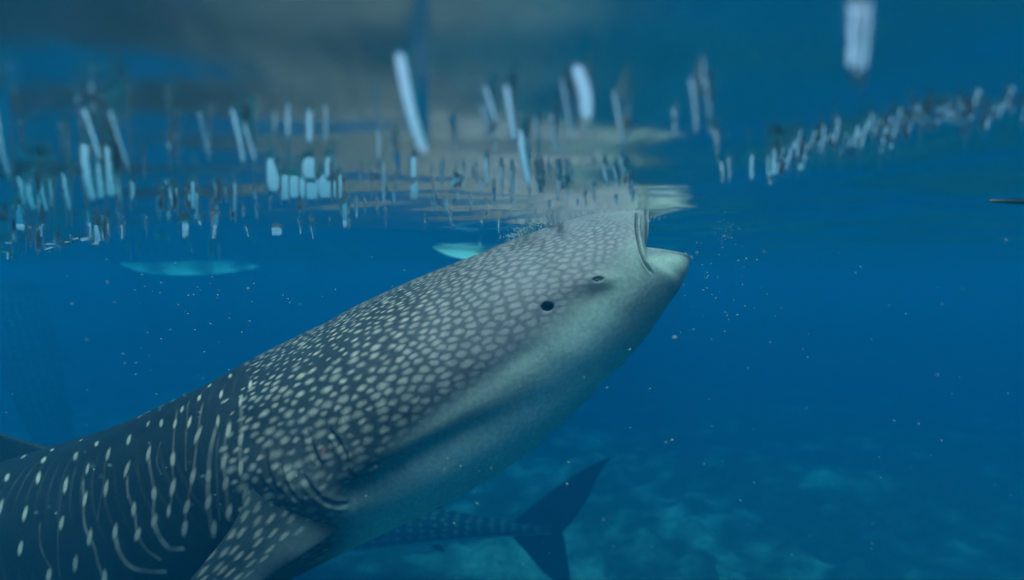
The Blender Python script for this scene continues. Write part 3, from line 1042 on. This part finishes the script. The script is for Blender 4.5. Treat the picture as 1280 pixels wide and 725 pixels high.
def flakes(name, pts, sizes, elong, label, seed, mat=speck_mat):
    r = np.random.default_rng(seed)
    oc = np.array([(1, 0, 0), (-1, 0, 0), (0, 1, 0), (0, -1, 0), (0, 0, 1), (0, 0, -1)], float)
    tri = np.array([(0, 2, 4), (2, 1, 4), (1, 3, 4), (3, 0, 4), (2, 0, 5), (1, 2, 5), (3, 1, 5), (0, 3, 5)])
    V, F = [], []
    for k, p in enumerate(pts):
        sx = sizes[k]
        v = oc * np.array([sx * elong[k], sx, sx * r.uniform(.6, 1)]) * r.uniform(.7, 1.3, (6, 1))
        M = np.array(Matrix.Rotation(r.normal(0.5, .7), 3, 'Y') @ Matrix.Rotation(r.uniform(0, 3.1), 3, 'Z'))
        F.append(tri + 6 * k); V.append(v @ M.T + np.array(list(p)))
    o = link(name, new_mesh(name, np.vstack(V), np.vstack(F), smooth=True), mat)
    tag(o, label, kind="stuff")
    return o


pr = np.random.default_rng(71)
pts, sz, el = [], [], []


def speck(x, y, D, px, e=2.0):
    pts.append(at(x, y, D)); sz.append(px / 2 * D / FPX); el.append(e)


for (x, y, p_) in [(843, 422, 6), (310, 361, 5), (135, 353, 5), (90, 380, 4), (143, 378, 4), (865, 322, 4), (857, 318, 4), (787, 437, 4),
                   (905, 295, 3), (1004, 437, 3), (935, 460, 3), (890, 533, 3), (840, 550, 4), (832, 553, 3), (711, 578, 4), (560, 574, 4),
                   (576, 583, 4), (555, 587, 4), (709, 605, 4), (568, 654, 4), (880, 580, 3), (1148, 530, 3), (1178, 380, 3), (1258, 300, 4),
                   (955, 315, 4), (977, 386, 3), (1048, 316, 3), (963, 428, 3), (730, 472, 3), (650, 483, 4), (458, 620, 5), (70, 642, 4)]:
    speck(x, y, pr.uniform(.8, 1.15), p_ * .75, pr.uniform(1.2, 2.5))
for k in range(130):
    x, y = pr.uniform(0, 1280), pr.uniform(300, 725)
    D = pr.uniform(.7, 3.0)
    speck(x, y, D, pr.uniform(1.0, 2.6), pr.uniform(1, 3))
for k in range(60):
    speck(pr.normal(900, 30), pr.normal(345, 45), pr.uniform(1.2, 1.9), pr.uniform(1, 2.6), 1.5)
for k in range(40):
    speck(pr.normal(270, 60), pr.normal(385, 35), pr.uniform(1.2, 1.7), pr.uniform(1, 2.6), 2.0)
for k in range(60):
    speck(pr.uniform(100, 640), pr.uniform(430, 640), pr.uniform(.7, 1.1), pr.uniform(1.2, 2.6), 2.5)
pts = [p for p in pts]
flakes("plankton", pts, sz, el, "tiny white specks of plankton drifting through the water", 5)

pts, sz, el = [], [], []
for k in range(330):        # splash on the shark's back where it breaks the surface
    x = pr.normal(655, 13); y = 303 - (x - 640) * .36 + pr.normal(-8, 5)
    speck(x, y, pr.uniform(1.52, 1.75), pr.uniform(1.0, 2.2), pr.uniform(1.5, 4))
flakes("foam", pts, sz, el, "white splash foam where the big shark's back meets the surface", 6)
pts, sz, el = [], [], []
for k in range(40):
    speck(pr.normal(907, 8), pr.normal(289, 9), pr.uniform(1.5, 1.7), pr.uniform(.8, 2.0), 1.0)
flakes("bubbles", pts, sz, el, "small cluster of bubbles in front of the big shark's mouth", 8)

# ------------------------------------------------------------------ the blue water itself
V, F = box_mesh(0, 0, (GROUND_Z - 1.8 + .32) / 2, 190, 190, .32 - (GROUND_Z - 1.8))
me = new_mesh("haze", V, F, smooth=False)
me.flip_normals() if me.polygons[0].normal.x > 0 else None
m = bpy.data.materials.new("blue_sea_water")
m.use_nodes = True
t = m.node_tree
t.nodes.clear()
out = t.nodes.new("ShaderNodeOutputMaterial")
pv = t.nodes.new("ShaderNodeVolumePrincipled")
pv.inputs["Color"].default_value = (*WATER_COLOR, 1)
pv.inputs["Density"].default_value = WATER_DENSITY
pv.inputs["Anisotropy"].default_value = 0.3
pv.inputs["Absorption Color"].default_value = (*WATER_CLEAR, 1)
t.links.new(pv.outputs[0], out.inputs["Volume"])
o = link("haze", me, m)
tag(o, "clear blue sea water that fades far things to blue", kind="stuff")
